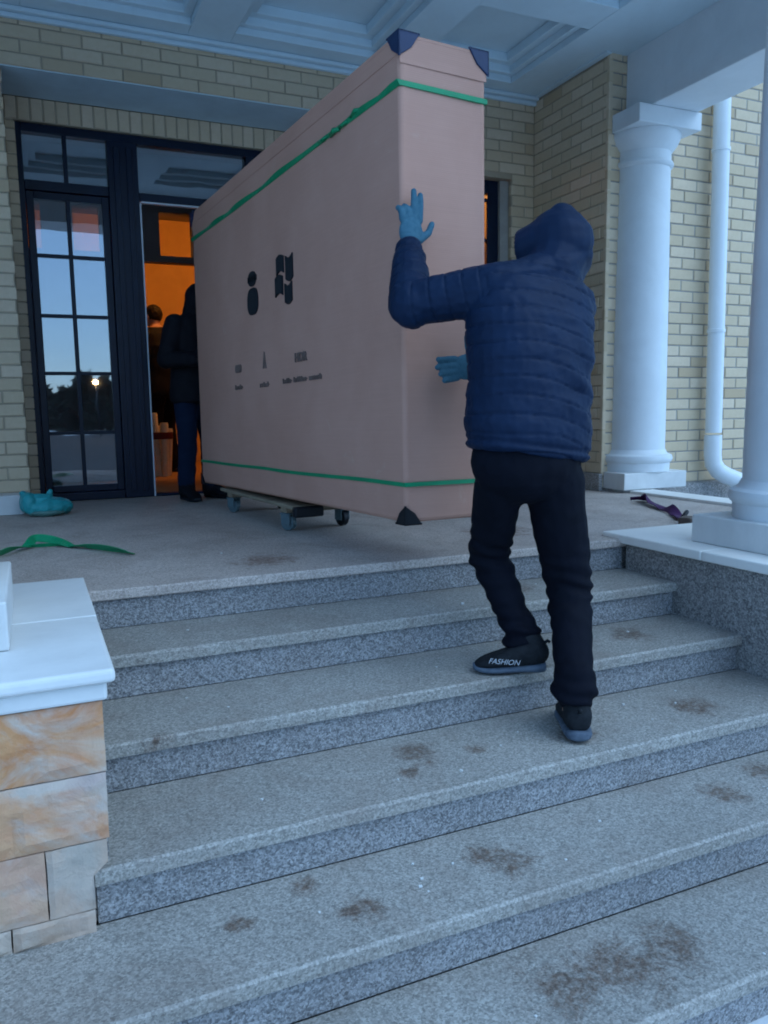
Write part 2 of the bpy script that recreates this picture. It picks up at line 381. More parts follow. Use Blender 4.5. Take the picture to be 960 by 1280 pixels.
obj('coping_slab', MB().box(4.02, 4.24, 3.132, 4.57, -.0215, .0205), M_COPE, chk, bevel=.006)
obj('side_core', MB().box(4.052, 4.2, 3.0, 4.6, -.9, -.023), M_CHEEK, chk)

# ================================================================== HOUSE
house = empty('house', (1.4, 6, 0), 'cream brick house with recessed entrance, glazed dark door and white coffered porch', 'house')
PY, NY = 5.75, 6.25; CZ = 3.14; FY = 4.82; SX = 3.96
CH = .083; BL = .247
def brick_mesh(l, h, d=.03, c=.004):
    """brick with chamfered face; local: x along, z up, face at y=0 looking -y, base corner at origin"""
    mb = MB()
    vs = [(0, d, 0), (l, d, 0), (l, d, h), (0, d, h), (0, c, 0), (l, c, 0), (l, c, h), (0, c, h), (c, 0, c), (l - c, 0, c), (l - c, 0, h - c), (c, 0, h - c)]
    mb.add(vs, [(8, 9, 10, 11), (4, 5, 9, 8), (5, 6, 10, 9), (6, 7, 11, 10), (7, 4, 8, 11), (0, 1, 5, 4), (1, 2, 6, 5), (2, 3, 7, 6), (3, 0, 4, 7)]); return mb
def layout(u0, u1, z0, z1, holes=(), joint=.010, bl=BL, ch=CH):
    out = []; k = 0; z = z0
    while z < z1 - .03:
        u = u0 - (bl / 2 if k % 2 else 0)
        h = min(ch - joint, z1 - z)
        while u < u1 - .01:
            segs = [(max(u, u0), min(u + bl - joint, u1))]
            for a, b, c, d in holes:
                if z + h > c + .01 and z < d - .01:
                    ns = []
                    for s, e in segs:
                        if e <= a or s >= b: ns.append((s, e))
                        else:
                            if s < a: ns.append((s, a))
                            if e > b: ns.append((b, e))
                    segs = ns
            out += [(s, e, z, h) for s, e in segs if e - s > .025]
            u += bl
        z += ch; k += 1
    return out
# facade wall at right: bricks one by one
fac = obj('facade_wall', MB().box(SX + .03, 6.6, FY + .006, FY + .35, -.9, 7), M_MORTAR, house); ROOT[fac] = ROOT[house]
shared = {}; restb = MB(); nb = 0
def add_brick(mb, M, l, h):
    b = brick_mesh(l, h); mb.add([M @ v for v in b.v], b.f)
for (s, e, z, h) in layout(SX, 5.9, .03, 3.45):
    key = (round(e - s, 2), round(h, 3)); jit = random.uniform(-.0025, .0025)
    if s < 5.75 and z < 3.3 and not (4.2 < s and e < 4.5) and nb < 300:
        if key not in shared:
            shared[key] = brick_mesh(e - s, h).mesh('brick'); shared[key].materials.append(M_BRICK)
        b = bpy.data.objects.new('brick', shared[key]); COL.objects.link(b); b.parent = fac; b.location = Vector((s, FY + jit, z)) - ROOT[house]; nb += 1
        b.rotation_euler = (0, random.uniform(-.004, .004), 0)
    else: add_brick(restb, Matrix.Translation((s, FY + jit, z)), e - s, h)
for (s, e, z, h) in layout(5.9, 6.6, .03, 3.45) + layout(SX, 6.6, 3.45 + .012, 6.9): add_brick(restb, Matrix.Translation((s, FY, z)), e - s, h)
obj('facade_plinth', MB().box(SX + .02, 6.6, FY - .03, FY + .005, -.9, .018), M_CHEEK, house)
# side wall of the porch recess (faces the steps)
Mside = Matrix(((0, 1, 0, SX), (-1, 0, 0, 0), (0, 0, 1, 0), (0, 0, 0, 1)))   # local x -> -Y, local y -> +X
for (s, e, z, h) in layout(-PY, -FY, .135, CZ):
    add_brick(restb, Mside @ Matrix.Translation((s, random.uniform(-.002, .002), z)), e - s, h)
obj('side_wall', MB().box(SX + .006, SX + .0295, FY + .03, PY + .3, 0, 3.4), M_MORTAR2, house)
obj('side_plinth', MB().box(SX - .03, SX + .005, FY - .01, PY - .03, .001, .132), M_PLINTH, house, bevel=.004)
# back wall: right bay with window, band above the niche, pier at left
NX = 2.52
WIN = (2.78, 3.74, .95, 2.49)
for (s, e, z, h) in layout(NX, SX, .135, CZ, [WIN]): add_brick(restb, Matrix.Translation((s, PY + random.uniform(-.002, .002), z)), e - s, h)
for (s, e, z, h) in layout(-1.25, NX - .012, 2.813, CZ): add_brick(restb, Matrix.Translation((s, PY + random.uniform(-.002, .002), z)), e - s, h)
for (s, e, z, h) in layout(-1.25, -.012, .135, 2.80): add_brick(restb, Matrix.Translation((s, PY + random.uniform(-.003, .003), z)), e - s, h)
bw = MB().box(NX + .006, WIN[0] - .006, PY + .006, PY + .5, 0, CZ).box(WIN[1] + .006, SX + .006, PY + .006, PY + .3, 0, CZ).box(WIN[0] - .0055, WIN[1] + .0055, PY + .006, PY + .3, 0, WIN[2] - .006).box(WIN[0] - .0055, WIN[1] + .0055, PY + .006, PY + .3, WIN[3] + .006, CZ)
obj('back_wall', bw, M_MORTAR2, house)
obj('niche_beam', MB().box(-1.25, NX + .0055, PY + .006, NY + .3, 2.8135, CZ), M_MORTAR2, house)
obj('niche_soffit', MB().box(-.02, NX, PY + .01, NY - .001, 2.805, 2.813), M_SLATE, house)
obj('pier', MB().box(-1.25, -.018, PY + .006, NY + .3, 0, 2.8125), M_MORTAR2, house)
obj('pier_plinth', MB().box(-1.25, -.06, 5.575, PY + .005, .001, .128), M_STONEW, house, bevel=.006)
obj('back_plinth', MB().box(NX, SX - .031, PY - .03, PY + .005, .001, .132), M_PLINTH, house, bevel=.004)
# inner wall of the niche around the door: soldier course and jamb strips
for i in range(31):
    u = -.01 + i * .083
    add_brick(restb, Matrix.Translation((u, NY + random.uniform(-.002, .002), 2.655)), .071, .147)
for (s, e, z, h) in layout(-.015, .048, .02, 2.64): add_brick(restb, Matrix.Translation((s, NY, z)), e - s, h)
for (s, e, z, h) in layout(2.44, NX + .006, .02, 2.64): add_brick(restb, Matrix.Translation((s, NY, z)), e - s, h)
obj('niche_wall', MB().box(-.017, .042, NY + .006, NY + .3, 0, 2.8).box(2.446, NX + .0, NY + .006, NY + .3, 0, 2.8).box(.0425, 2.4455, NY + .006, NY + .3, 2.652, 2.8), M_MORTAR2, house)
tag(obj('brick_courses', restb, M_BRICK, house), kind='stuff')
# window in the right bay
win = obj('window', MB(), M_FRAME, house); ROOT[win] = ROOT[house]
def frame_bars(x0, x1, z0, z1, w, y0, y1):
    return MB().box(x0, x0 + w, y0, y1, z0, z1).box(x1 - w, x1, y0, y1, z0, z1).box(x0 + w, x1 - w, y0, y1, z0, z0 + w).box(x0 + w, x1 - w, y0, y1, z1 - w, z1)
obj('frame', frame_bars(WIN[0], WIN[1] - .075, WIN[2] + .02, WIN[3], .1, PY + .08, PY + .15), M_FRAME, win, bevel=.004)
obj('reveal', MB().box(WIN[1] - .074, WIN[1] + .005, PY + .05, PY + .16, WIN[2], WIN[3]), M_MORTAR, win)
obj('sill', MB().box(WIN[0] - .05, WIN[1] + .05, PY - .06, PY + .14, WIN[2] - .05, WIN[2] - .001), M_STONEW, win, bevel=.005)
for i in range(2):
    for j in range(4):
        x0 = WIN[0] + .1 + i * .345; z0 = WIN[2] + .12 + j * .32
        obj('pane', MB().box(x0, x0 + .33, PY + .112, PY + .118, z0, z0 + .3), M_GLASS, win)
        obj('glazing_bar', MB().box(x0 - .0, x0 + .345, PY + .095, PY + .135, z0 + .3, z0 + .32), M_FRAME, win)
obj('glazing_bar', MB().box(WIN[0] + .43, WIN[0] + .445, PY + .094, PY + .136, WIN[2] + .12, WIN[3] - .1), M_FRAME, win)

# entrance door unit
door = obj('entrance_door', MB(), M_FRAME, house); ROOT[door] = ROOT[house]
DY0, DY1 = 6.285, 6.37
fr = MB().box(.043, .085, DY0, DY1, 0, 2.65).box(.0855, 2.403, DY0, DY1, 2.592, 2.65).box(.645, .855, DY0 - .012, DY1, .001, 2.5915).box(1.662, 1.873, DY0 - .012, DY1, .001, 2.5915).box(2.404, 2.446, DY0, DY1, 0, 2.65)
fr.box(.0855, .6445, DY0, DY1, 2.205, 2.272).box(.8555, 1.6615, DY0, DY1, 2.19, 2.25).box(1.8735, 2.4035, DY0, DY1, 2.205, 2.272).box(.0855, .6445, DY0, DY1, 0, .06).box(1.8735, 2.4035, DY0, DY1, 0, .06)
obj('frame', fr, M_FRAME, door, bevel=.005)
obj('pilaster', MB().box(.685, .725, DY0 - .026, DY0 - .0125, .05, 2.55).box(.775, .815, DY0 - .026, DY0 - .0125, .05, 2.55), M_FRAME, door, bevel=.004)
leaf = frame_bars(.088, .642, .063, 2.202, .05, DY0 + .018, DY1 - .015); obj('sash', leaf, M_FRAME, door, bevel=.005)
RZ = [.113, .50, .935, 1.345, 1.765, 2.152]
for i, (x0, x1) in enumerate(((.138, .346), (.376, .592))):
    for j in range(5):
        z0, z1 = RZ[j] + (.013 if j else 0), RZ[j + 1] - (.013 if j < 4 else 0)
        obj('pane', MB().box(x0, x1, DY0 + .04, DY0 + .046, z0, z1), M_GLASS, door)
for z in RZ[1:-1]: obj('glazing_bar', MB().box(.138, .592, DY0 + .024, DY1 - .02, z - .0125, z + .0125), M_FRAME, door, bevel=.003)
obj('glazing_bar', MB().box(.3465, .3755, DY0 + .0235, DY1 - .0205, .113, 2.152), M_FRAME, door, bevel=.003)
for x0, x1 in ((.0855, .346), (.376, .6445), (.8555, 1.6615)): obj('transom_pane', MB().box(x0, x1, DY0 + .04, DY0 + .046, 2.26 if x0 < .8 else 2.24, 2.60), M_GLASS, door)
obj('glazing_bar', MB().box(.3465, .3755, DY0 + .012, DY1 - .01, 2.2725, 2.5915), M_FRAME, door, bevel=.003)
obj('edge_strip', MB().box(.856, .866, DY0 - .008, DY0 + .03, .002, 2.178).box(.8665, 1.66, DY0 - .008, DY0 + .03, 2.178, 2.189), M_STRIP, door)
obj('threshold', MB().box(.866, 1.66, DY0 - .01, DY1 + .02, .001, .022), M_FRAME, door, bevel=.004)
# right sidelight behind the carton, and the leaf standing open inside
obj('pane', MB().box(1.8735, 2.4035, DY0 + .04, DY0 + .046, .06, 2.205), M_GLASS, door)
obj('pane', MB().box(1.8735, 2.4035, DY0 + .04, DY0 + .046, 2.272, 2.592), M_GLASS, door)
lf = MB().box(1.6, 1.65, 6.40, 6.47, .03, 2.18).box(1.6, 1.65, 7.10, 7.17, .03, 2.18).box(1.6, 1.65, 6.4705, 7.0995, .03, .5).box(1.6, 1.65, 6.4705, 7.0995, 2.05, 2.18)
obj('open_leaf', lf, M_FRAME, door, bevel=.004); obj('pane', MB().box(1.622, 1.628, 6.47, 7.10, .5, 2.05), M_GLASS, door)

# porch ceiling with coffers
ceil = obj('porch_ceiling', MB().box(-1.95, 4.54, 2.0, 6.3, CZ + .16, CZ + .3), M_CEIL, house); ROOT[ceil] = ROOT[house]
xs = [(-1.2, -.17), (.12, 1.14), (1.43, 2.45), (2.74, 3.6)]; ys = [(3.30, 4.30), (4.60, 5.54)]
xl = [-1.95] + [v for p in xs for v in p] + [4.11]; yl = [2.66] + [v for p in ys for v in p] + [PY + .006]
for i in range(0, len(xl), 2): obj('ceiling_rib', MB().box(xl[i], xl[i + 1], 2.66, PY + .005, CZ, CZ + .16), M_CEIL, ceil, bevel=.004)
for (a, b) in xs:
    for j in range(0, len(yl), 2): obj('ceiling_rib', MB().box(a + .0005, b - .0005, yl[j], yl[j + 1], CZ + .0015, CZ + .16), M_CEIL, ceil, bevel=.004)
    for (c, d) in ys:
        cf = MB()
        for w, z in ((.055, CZ + .045), (.12, CZ + .095)):
            cf.box(a + .001, b - .001, c + .001, c + w, z, CZ + .16).box(a + .001, b - .001, d - w, d - .001, z, CZ + .16).box(a + .001, a + w, c + w, d - w, z, CZ + .16).box(b - w, b - .001, c + w, d - w, z, CZ + .16)
        obj('coffer_moulding', cf, M_CEIL, ceil, bevel=.006)
cr = MB().box(-1.25, SX, PY - .07, PY - .002, CZ - .03, CZ - .002).box(-1.25, SX, PY - .035, PY - .003, CZ - .06, CZ - .0305)
obj('cornice_moulding', cr, M_CEIL, house, bevel=.006)
obj('cornice_moulding', MB().box(SX - .05, SX - .001, FY - .02, PY - .0705, CZ - .012, CZ - .002), M_CEIL, house)
obj('side_beam', MB().box(4.11, 4.53, 2.671, FY - .002, 2.72, CZ + .159), M_WHITE, house, bevel=.008)
obj('side_beam', MB().box(-1.81, -1.39, 2.671, PY, 2.72, CZ + .159), M_WHITE, house, bevel=.008)
obj('front_beam', MB().box(-1.95, 4.56, 2.15, 2.67, 2.80, CZ + .159), M_WHITE, house, bevel=.008)
obj('porch_shade_roof', MB().box(-1.96, 4.57, 2.12, PY + .3, CZ + .301, CZ + .6), M_WHITE, house)  # unseen roof slab, added to shade the porch
obj('sky_block_wall', MB().box(-1.25, SX + .03, PY + .3, PY + .6, CZ + .3, 7).box(-1.25, SX + .03, FY + .1, PY + .29, CZ + .61, 7), M_MORTAR, house)  # unseen upper storey, added so sky light comes only from the front
obj('left_wall', MB().box(-6.5, -1.26, FY, FY + .35, -.9, 7).box(-1.6, -1.26, FY + .351, PY + .8, -.9, CZ + .15), M_MORTAR, house)
obj('roof', MB().box(-7, 7.2, FY - .5, 13.2, 7.001, 7.25), M_SLATE, house)
obj('outer_wall', MB().box(-6.5, 6.6, 12.5, 12.8, -.9, 7).box(-6.5, -6.2, FY + .36, 12.49, -.9, 7).box(6.3, 6.6, FY + .36, 12.49, -.9, 7), M_MORTAR, house)
# interior seen through the door and panes
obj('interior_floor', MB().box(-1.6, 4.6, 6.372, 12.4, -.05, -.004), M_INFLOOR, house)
obj('interior_ceiling', MB().box(-1.6, 4.6, 6.56, 12.4, 3.05, 3.12), M_GREYWALL, house)
obj('vestibule_wall', MB().box(-.75, -.65, 6.56, 7.95, 0, 3.05).box(4.3, 4.4, 6.06, 7.95, 0, 3.05), M_GREYWALL, house)
pt = MB()
PYI = 8.0
for x0, x1, z0, z1 in [(-1.5, -.12, 0, 3.05), (.22, .49, 0, 3.05), (.72, .98, 0, 3.05), (.98, 1.26, 2.07, 3.05), (1.57, 4.5, 2.07, 3.05), (-.12, .22, 2.53, 3.05), (.49, .72, 2.53, 3.05), (1.26, 1.57, 2.53, 3.05), (-.12, .22, 0, 2.13), (.49, .72, 0, 2.13), (1.26, 1.57, 2.07, 2.13), (2.15, 4.5, 0, 2.07)]:
    pt.box(x0 + .0003, x1 - .0003, PYI, PYI + .12, z0 + .0003, z1 - .0003)
obj('inner_partition', pt, M_GREYWALL, house)
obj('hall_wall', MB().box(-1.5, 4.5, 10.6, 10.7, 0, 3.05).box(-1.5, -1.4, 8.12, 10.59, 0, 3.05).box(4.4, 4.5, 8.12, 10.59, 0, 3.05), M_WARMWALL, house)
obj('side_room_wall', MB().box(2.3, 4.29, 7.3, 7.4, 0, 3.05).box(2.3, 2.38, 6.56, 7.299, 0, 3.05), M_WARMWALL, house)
def lamp(name, loc, power, label):
    t = empty(name, loc, label, 'lamp')
    obj('shade', MB().lathe([(.05, .08), (.14, .07), (.16, .02), (.14, -.03), (.02, -.04)], 24), M_BULB, t, smooth=True, local=True)
    obj('rod', MB().tube([(0, 0, .08), (0, 0, .14)], .03), M_FRAME, t, local=True)
    l = bpy.data.lights.new(name + '_light', 'POINT'); l.energy = power; l.color = (1, .33, .045); l.shadow_soft_size = .2
    lo = bpy.data.objects.new(name + '_light', l); COL.objects.link(lo); lo.parent = t; lo.location = (0, 0, -.28)
lamp('hall_lamp', (1.85, 8.22, 2.95), 19, 'warm ceiling lamp in the hall beyond the open door')
lamp('room_lamp', (2.9, 6.85, 2.75), 8, 'warm ceiling lamp in room behind the right window')

# columns
def column(x, y, label, half=False, z0=0.022, top=2.72):
    t = empty('column', (x, y, z0), label, 'column', 'white round porch columns'); h = top - z0
    obj('plinth', MB().box(-.3, .3, -.3 if not half else -.24, .3 if not half else 0, 0, .125), M_STONEW, t, bevel=.006, local=True)
    smooth_by_angle(obj('base', MB().lathe([(.258, .1255), (.26, .19), (.26, .1901), (.273, .20), (.28, .222), (.273, .245), (.254, .256), (.248, .256), (.236, .268), (.226, .29)], 56), M_WHITE, t, local=True))
    prof = [(.222, .2895)] + [(.222 - .020 * (q ** 1.6), .30 + q * (h - .66)) for q in [i / 12 for i in range(13)]]
    smooth_by_angle(obj('shaft', MB().lathe(prof, 56), M_WHITE, t, local=True))
    smooth_by_angle(obj('capital', MB().lathe([(.202, h - .36), (.218, h - .35), (.224, h - .335), (.218, h - .32), (.204, h - .315), (.204, h - .25), (.215, h - .24), (.245, h - .20), (.262, h - .165), (.268, h - .14), (.265, h - .125)], 56), M_WHITE, t, local=True))
    obj('abacus', MB().box(-.285, .285, -.285, .285 if not half else 0, h - .1245, h - .001), M_WHITE, t, bevel=.006, local=True)
    return t
column(4.275, FY - .001, 'white half column against the cream brick wall beside the downpipe', True, .021)
column(3.04, 2.4, 'white column on the right coping, cut off by the picture edge')
column(-.378, 2.42, 'white column on the left pedestal, only a corner of its base showing', z0=.059)

# downpipe
dp = empty('downpipe', (4.99, FY - .1, 0), 'white rain downpipe with bent foot on the cream brick wall', 'pipe')
smooth_by_angle(obj('pipe', MB().tube([(4.935, FY - .1, 3.6), (4.985, FY - .1, .42)], .062, 24), M_PIPE, dp))
smooth_by_angle(obj('elbow', MB().tube([(4.984, FY - .1, .40), (4.986, FY - .1, .24), (4.995, FY - .105, .17), (5.03, FY - .12, .115), (5.09, FY - .145, .075), (5.27, FY - .2, .0)], .067, 24), M_PIPE, dp))
for z in (2.55, 1.2):
    smooth_by_angle(obj('bracket', MB().lathe([(.062, 0), (.068, .002), (.068, .026), (.062, .028)], 24, (4.985 - .0157 * (z - .42), FY - .1, z)), M_PIPE, dp))

# ================================================================== CARTON ON ITS DOLLY
BX, BYL, BZ = .39, 2.80, 1.814
carton = empty('cardboard_box', (1.325, 2.769, .196), 'huge upright brown cardboard carton with green bands, tilted through the doorway', 'box')
carton.rotation_mode = 'XYZ'
carton.matrix_world = Matrix.Translation((1.325, 2.769, .196)) @ Matrix.Rotation(.085, 4, 'Z') @ Matrix.Rotation(-.016, 4, 'X') @ Matrix.Rotation(.006, 4, 'Y')
def sheet_box(x0, x1, y0, y1, z0, z1, amp):
    """box with subdivided, slightly bowed sides"""
    bm = bmesh.new(); bmesh.ops.create_cube(bm, size=1)
    bmesh.ops.subdivide_edges(bm, edges=bm.edges[:], cuts=11, use_grid_fill=True)
    for v in bm.verts:
        p = Vector((x0 + (v.co.x + .5) * (x1 - x0), y0 + (v.co.y + .5) * (y1 - y0), z0 + (v.co.z + .5) * (z1 - z0)))
        q = v.co; e = [1 - abs(2 * c) for c in q]
        for ax in range(3):
            if abs(abs(q[ax]) - .5) < 1e-5:
                o = [e[i] for i in range(3) if i != ax]; w = min(1, o[0] * 5) * min(1, o[1] * 5)
                nz = noise.noise(Vector((p.x * 2 + ax * 5, p.y * 1.6, p.z * 2.1)))
                if ax == 0 and q[0] < 0: p[0] -= .0022 * w * nz
                else: p[ax] -= math.copysign(amp * w * (.4 + .6 * nz), q[ax])
        v.co = p
    me = bpy.data.meshes.new('sheet'); bm.to_mesh(me); bm.free(); return me
def addmesh(name, me, m, parent, bevel=0):
    o = link(name, me, m, parent)
    if bevel:
        b = o.modifiers.new('bevel', 'BEVEL'); b.width = bevel; b.segments = 3; b.limit_method = 'ANGLE'; b.angle_limit = R(60)
    return o
body = addmesh('body', sheet_box(0, BX, 0, BYL, 0, BZ - .012, .016), M_CARD, carton, .018); smooth_by_angle(body, 50)
lidm = MB().box(-.0025, BX + .0025, -.0025, BYL + .0025, BZ - .0118, BZ)
lidm.box(-.0025, -.0005, -.0025, BYL + .0025, BZ - .072, BZ - .0119).box(BX + .0005, BX + .0025, -.0025, BYL + .0025, BZ - .072, BZ - .0119).box(-.0004, BX + .0004, -.0022, -.0005, BZ - .105, BZ - .0119).box(-.0004, BX + .0004, BYL + .0005, BYL + .0022, BZ - .105, BZ - .0119)
obj('lid', lidm, M_CARD, carton, bevel=.001, local=True)
def band(z, w=.017, wav=.0):
    mb = MB(); n = 60; t = .004; pts = []
    per = [(-t, -t), (BX + t, -t), (BX + t, BYL + t), (-t, BYL + t)]
    for i in range(4):
        a, b = Vector(per[i]), Vector(per[(i + 1) % 4]); m = max(3, int((b - a).length * 18))
        pts += [a + (b - a) * k / m for k in range(m)]
    rings = []
    c = Vector((BX / 2, BYL / 2))
    for p in pts + [pts[0]]:
        tw = wav * noise.noise(Vector((p.y * 3, z, 2))); o = Vector((math.copysign(.012, p.x - c.x), math.copysign(.012, p.y - c.y)))
        dz = .006 * noise.noise(Vector((p.y * 1.3, p.x, z)))
        inn = Vector((min(max(p.x, .006), BX - .006), min(max(p.y, .006), BYL - .006)))
        rings.append([(p.x, p.y, z + dz - w / 2), (p.x - abs(tw) if p.x < .01 else p.x, p.y, z + dz + w / 2), (inn.x, inn.y, z + dz + w / 2), (inn.x, inn.y, z + dz - w / 2)])
    return mb.loft(rings, False)
obj('strap', band(1.639, .019, .03), M_GREEN, carton, local=True)
obj('strap', band(.151, .017), M_GREEN, carton, local=True)
kn = MB()
for i, (y, zz, r) in enumerate(((.30, 1.645, .018), (.42, 1.640, .012), (.50, 1.632, .022), (.62, 1.642, .012))):
    kn.tube([(-.006, y, zz), (-.014, y + .04, zz + .006 * (-1) ** i), (-.006, y + .09, zz)], [r * .4, r * .55, r * .4], 8)
obj('strap_twist', kn, M_GREEN, carton, smooth=True, local=True)
def corner(cx, cy, cz, s):
    sx = 1 if cx == 0 else -1; sy = 1 if cy == 0 else -1; sz = 1 if cz == 0 else -1; t = .009; mb = MB()
    P = lambda a, b, c: (cx + sx * a, cy + sy * b, cz + sz * c)
    o = -t
    for ax in range(3):
        tri = [(0, 0), (s, 0), (s * .55, s * .55), (0, s)]
        def q(u, v, w):
            l = [0, 0, 0]; l[ax] = w; l[(ax + 1) % 3] = u; l[(ax + 2) % 3] = v; return P(*l)
        lo = [q(u + (o if u == 0 else 0), v + (o if v == 0 else 0), o) for u, v in tri]; hi = [q(u + (o if u == 0 else 0), v + (o if v == 0 else 0), -.0005) for u, v in tri]
        mb.loft([lo, hi])
    return mb
for cx in (0, BX):
    for cy in (0, BYL):
        for cz in (0, BZ): obj('corner_protector', corner(cx, cy, cz, .085 if cz else .07), M_CORNER if cz else M_PAD, carton, bevel=.002, local=True)
# printing on the long side: helper takes (along, up) outlines
def prt(name, polys, m, d=-.0075):
    mb = MB()
    for p in polys:
        mb.loft([[(d, a, u) for a, u in p], [(d + .0075, a, u) for a, u in p]])
    return obj(name, mb, m, carton, local=True)
def wavy(a0, a1, t0, b0, am):   # a0 far edge, a1 near edge; wavy top/bottom
    n = 8; up = []; dn = []
    for i in range(n + 1):
        q = i / n; a = a0 + (a1 - a0) * q; w = am * math.sin(q * math.pi)
        up.append((a, t0 + w)); dn.append((a, b0 + w))
    return up + dn[::-1]
obj_w = prt('window_logo', [wavy(1.275, 1.178, 1.238, 1.156, .014), wavy(1.150, 1.058, 1.232, 1.118, -.016), wavy(1.297, 1.195, 1.142, 1.048, .014), wavy(1.168, 1.075, 1.100, 1.008, -.016)], M_INK)
def rr(a0, a1, z0, z1, r, n=5):
    pts = []
    for (ca, cz, st) in ((max(a0, a1) - r, z1 - r, 0), (min(a0, a1) + r, z1 - r, 90), (min(a0, a1) + r, z0 + r, 180), (max(a0, a1) - r, z0 + r, 270)):
        for i in range(n + 1):
            q = R(st + 90 * i / n); pts.append((ca + r * math.cos(q), cz + r * math.sin(q)))
    return pts
prt('oval_logo', [rr(1.562, 1.728, 1.005, 1.150, .06), rr(1.578, 1.712, 1.160, 1.240, .055)], M_INK)
def greek(a0, a1, z0, z1, words, seed):
    """rows of illegible letter-like strokes"""
    rnd = random.Random(seed); P = []; tot = sum(words) + len(words) - 1; cw = (a0 - a1) / tot; a = a0
    for w in words:
        for i in range(w):
            x = a - cw * .12; e = a - cw * .85; t = z1 if rnd.random() < .4 else z0 + (z1 - z0) * .72; st = (x - e) * .3
            P.append([(x, z0), (x, t), (x - st, t), (x - st, z0)])
            if rnd.random() < .7: P.append([(e + st, z0), (e + st, z0 + (z1 - z0) * .7), (e, z0 + (z1 - z0) * .7), (e, z0)])
            zb = z0 + (z1 - z0) * rnd.choice((0, .35, .6)); P.append([(x - st, zb), (x - st, zb + (z1 - z0) * .16), (e, zb + (z1 - z0) * .16), (e, zb)])
            a -= cw
        a -= cw
    return P
prt('small_print', greek(1.232, .75, .603, .629, (5, 7, 6), 3), M_INK2)
prt('small_print', greek(2.0, 1.865, .605, .634, (5,), 4) + [rr(1.885, 1.985, .705, .75, .015)], M_INK2)
prt('small_print', greek(1.575, 1.43, .60, .627, (5,), 5) + [[(1.515, .70), (1.493, .79), (1.471, .70), (1.482, .70), (1.493, .75), (1.504, .70)]], M_INK2)
tm = text_mesh('HDR', .062, .0035, 0, .001)
th = link('print_lettering', tm, M_INK2, carton)
th.matrix_local = Matrix(((0, 0, -1, -.0045), (-1, 0, 0, .99), (0, 1, 0, .72), (0, 0, 0, 1))) @ Matrix.Diagonal((1.15, 1, 1, 1))

# dolly under the carton
dol = empty('moving_dolly', (1.38, 4.5, 0), 'low wooden board dolly on castors under the carton', 'dolly')
dol.rotation_euler = (0, 0, .085)
obj('board', MB().box(-.22, .20, -.60, .62, .132, .152), M_WOOD, dol, bevel=.005, local=True)
obj('crossbar', MB().box(-.20, .18, -.46, -.38, .1, .1315).box(-.20, .18, .46, .54, .1, .1315), M_WOOD, dol, bevel=.005, local=True)
obj('bumper', MB().box(-.225, -.06, -.645, -.601, .095, .15), M_PAD, dol, bevel=.01, local=True)
for x, y, a in ((-.17, -.42, .5), (.15, -.42, .2), (.15, .5, 0), (-.17, .5, .4)):
    rt = Matrix.Translation((x, y, 0)) @ Matrix.Rotation(a, 4, 'Z')
    fk = MB().box(-.03, -.024, -.03, .03, .035, .099, rt).box(.024, .03, -.03, .03, .035, .099, rt).box(-.034, .034, -.034, .034, .0905, .0995, rt)
    c = obj('castor', fk, M_CASTOR, dol, bevel=.002, local=True)
    wl_ = MB(); wl_.loft([[rt @ Vector((dx, .043 * math.cos(q) * k, .045 + .043 * math.sin(q) * k)) for q in [2 * math.pi * j / 24 for j in range(24)]] for dx, k in ((-.018, .82), (-.014, 1), (.014, 1), (.018, .82))])
    ow = link('wheel', wl_.mesh('wheel'), M_CASTOR if x < 0 else M_PAD, c); smooth_by_angle(ow)

# ================================================================== PEOPLE
def V(*a): return Vector(a)
def wrinkle(amp, f):
    def fn(p, n): return amp * (noise.noise(p * f) + .5 * noise.noise(p * f * 2.3 + Vector((3, 1, 2))))
    return fn
def hand_mesh(wr, palm_c, up, side, nrm, fingers, thumb, s=1.0, voxel=.0045):
    """glove: up = finger direction, side = towards the thumb, nrm = back of hand. fingers: list of bend lists"""
    up, side, nrm = up.normalized(), side.normalized(), nrm.normalized(); mb = MB()
    rot = Matrix((side, nrm, up)).transposed()
    mb.ell(palm_c, (.045 * s, .020 * s, .052 * s), rot)
    mb.cap(palm_c - up * .03 * s, wr, .032 * s, .034 * s)
    for i, (bends, ln, spread) in enumerate(fingers):
        u = (1.5 - i) * .0215 * s
        p = palm_c + side * u + up * .040 * s; d = (up + side * spread).normalized(); L = [ln * .45 * s, ln * .3 * s, ln * .25 * s]; r = [.0125 * s, .0118 * s, .011 * s, .010 * s]
        for k in range(3):
            d = (Matrix.Rotation(bends[k], 3, side) @ d).normalized(); q = p + d * L[k]; mb.cap(p, q, r[k], r[k + 1], 10); p = q
    p = palm_c + side * .034 * s - up * .022 * s
    for k, (d, l) in enumerate(thumb):
        q = p + d.normalized() * l * s; mb.cap(p, q, (.0145 - .002 * k) * s, (.0125 - .002 * k) * s, 10); p = q
    return remesh(mb, voxel, 3)
def setloc(me, off):
    for v in me.vertices: v.co -= off
    return me
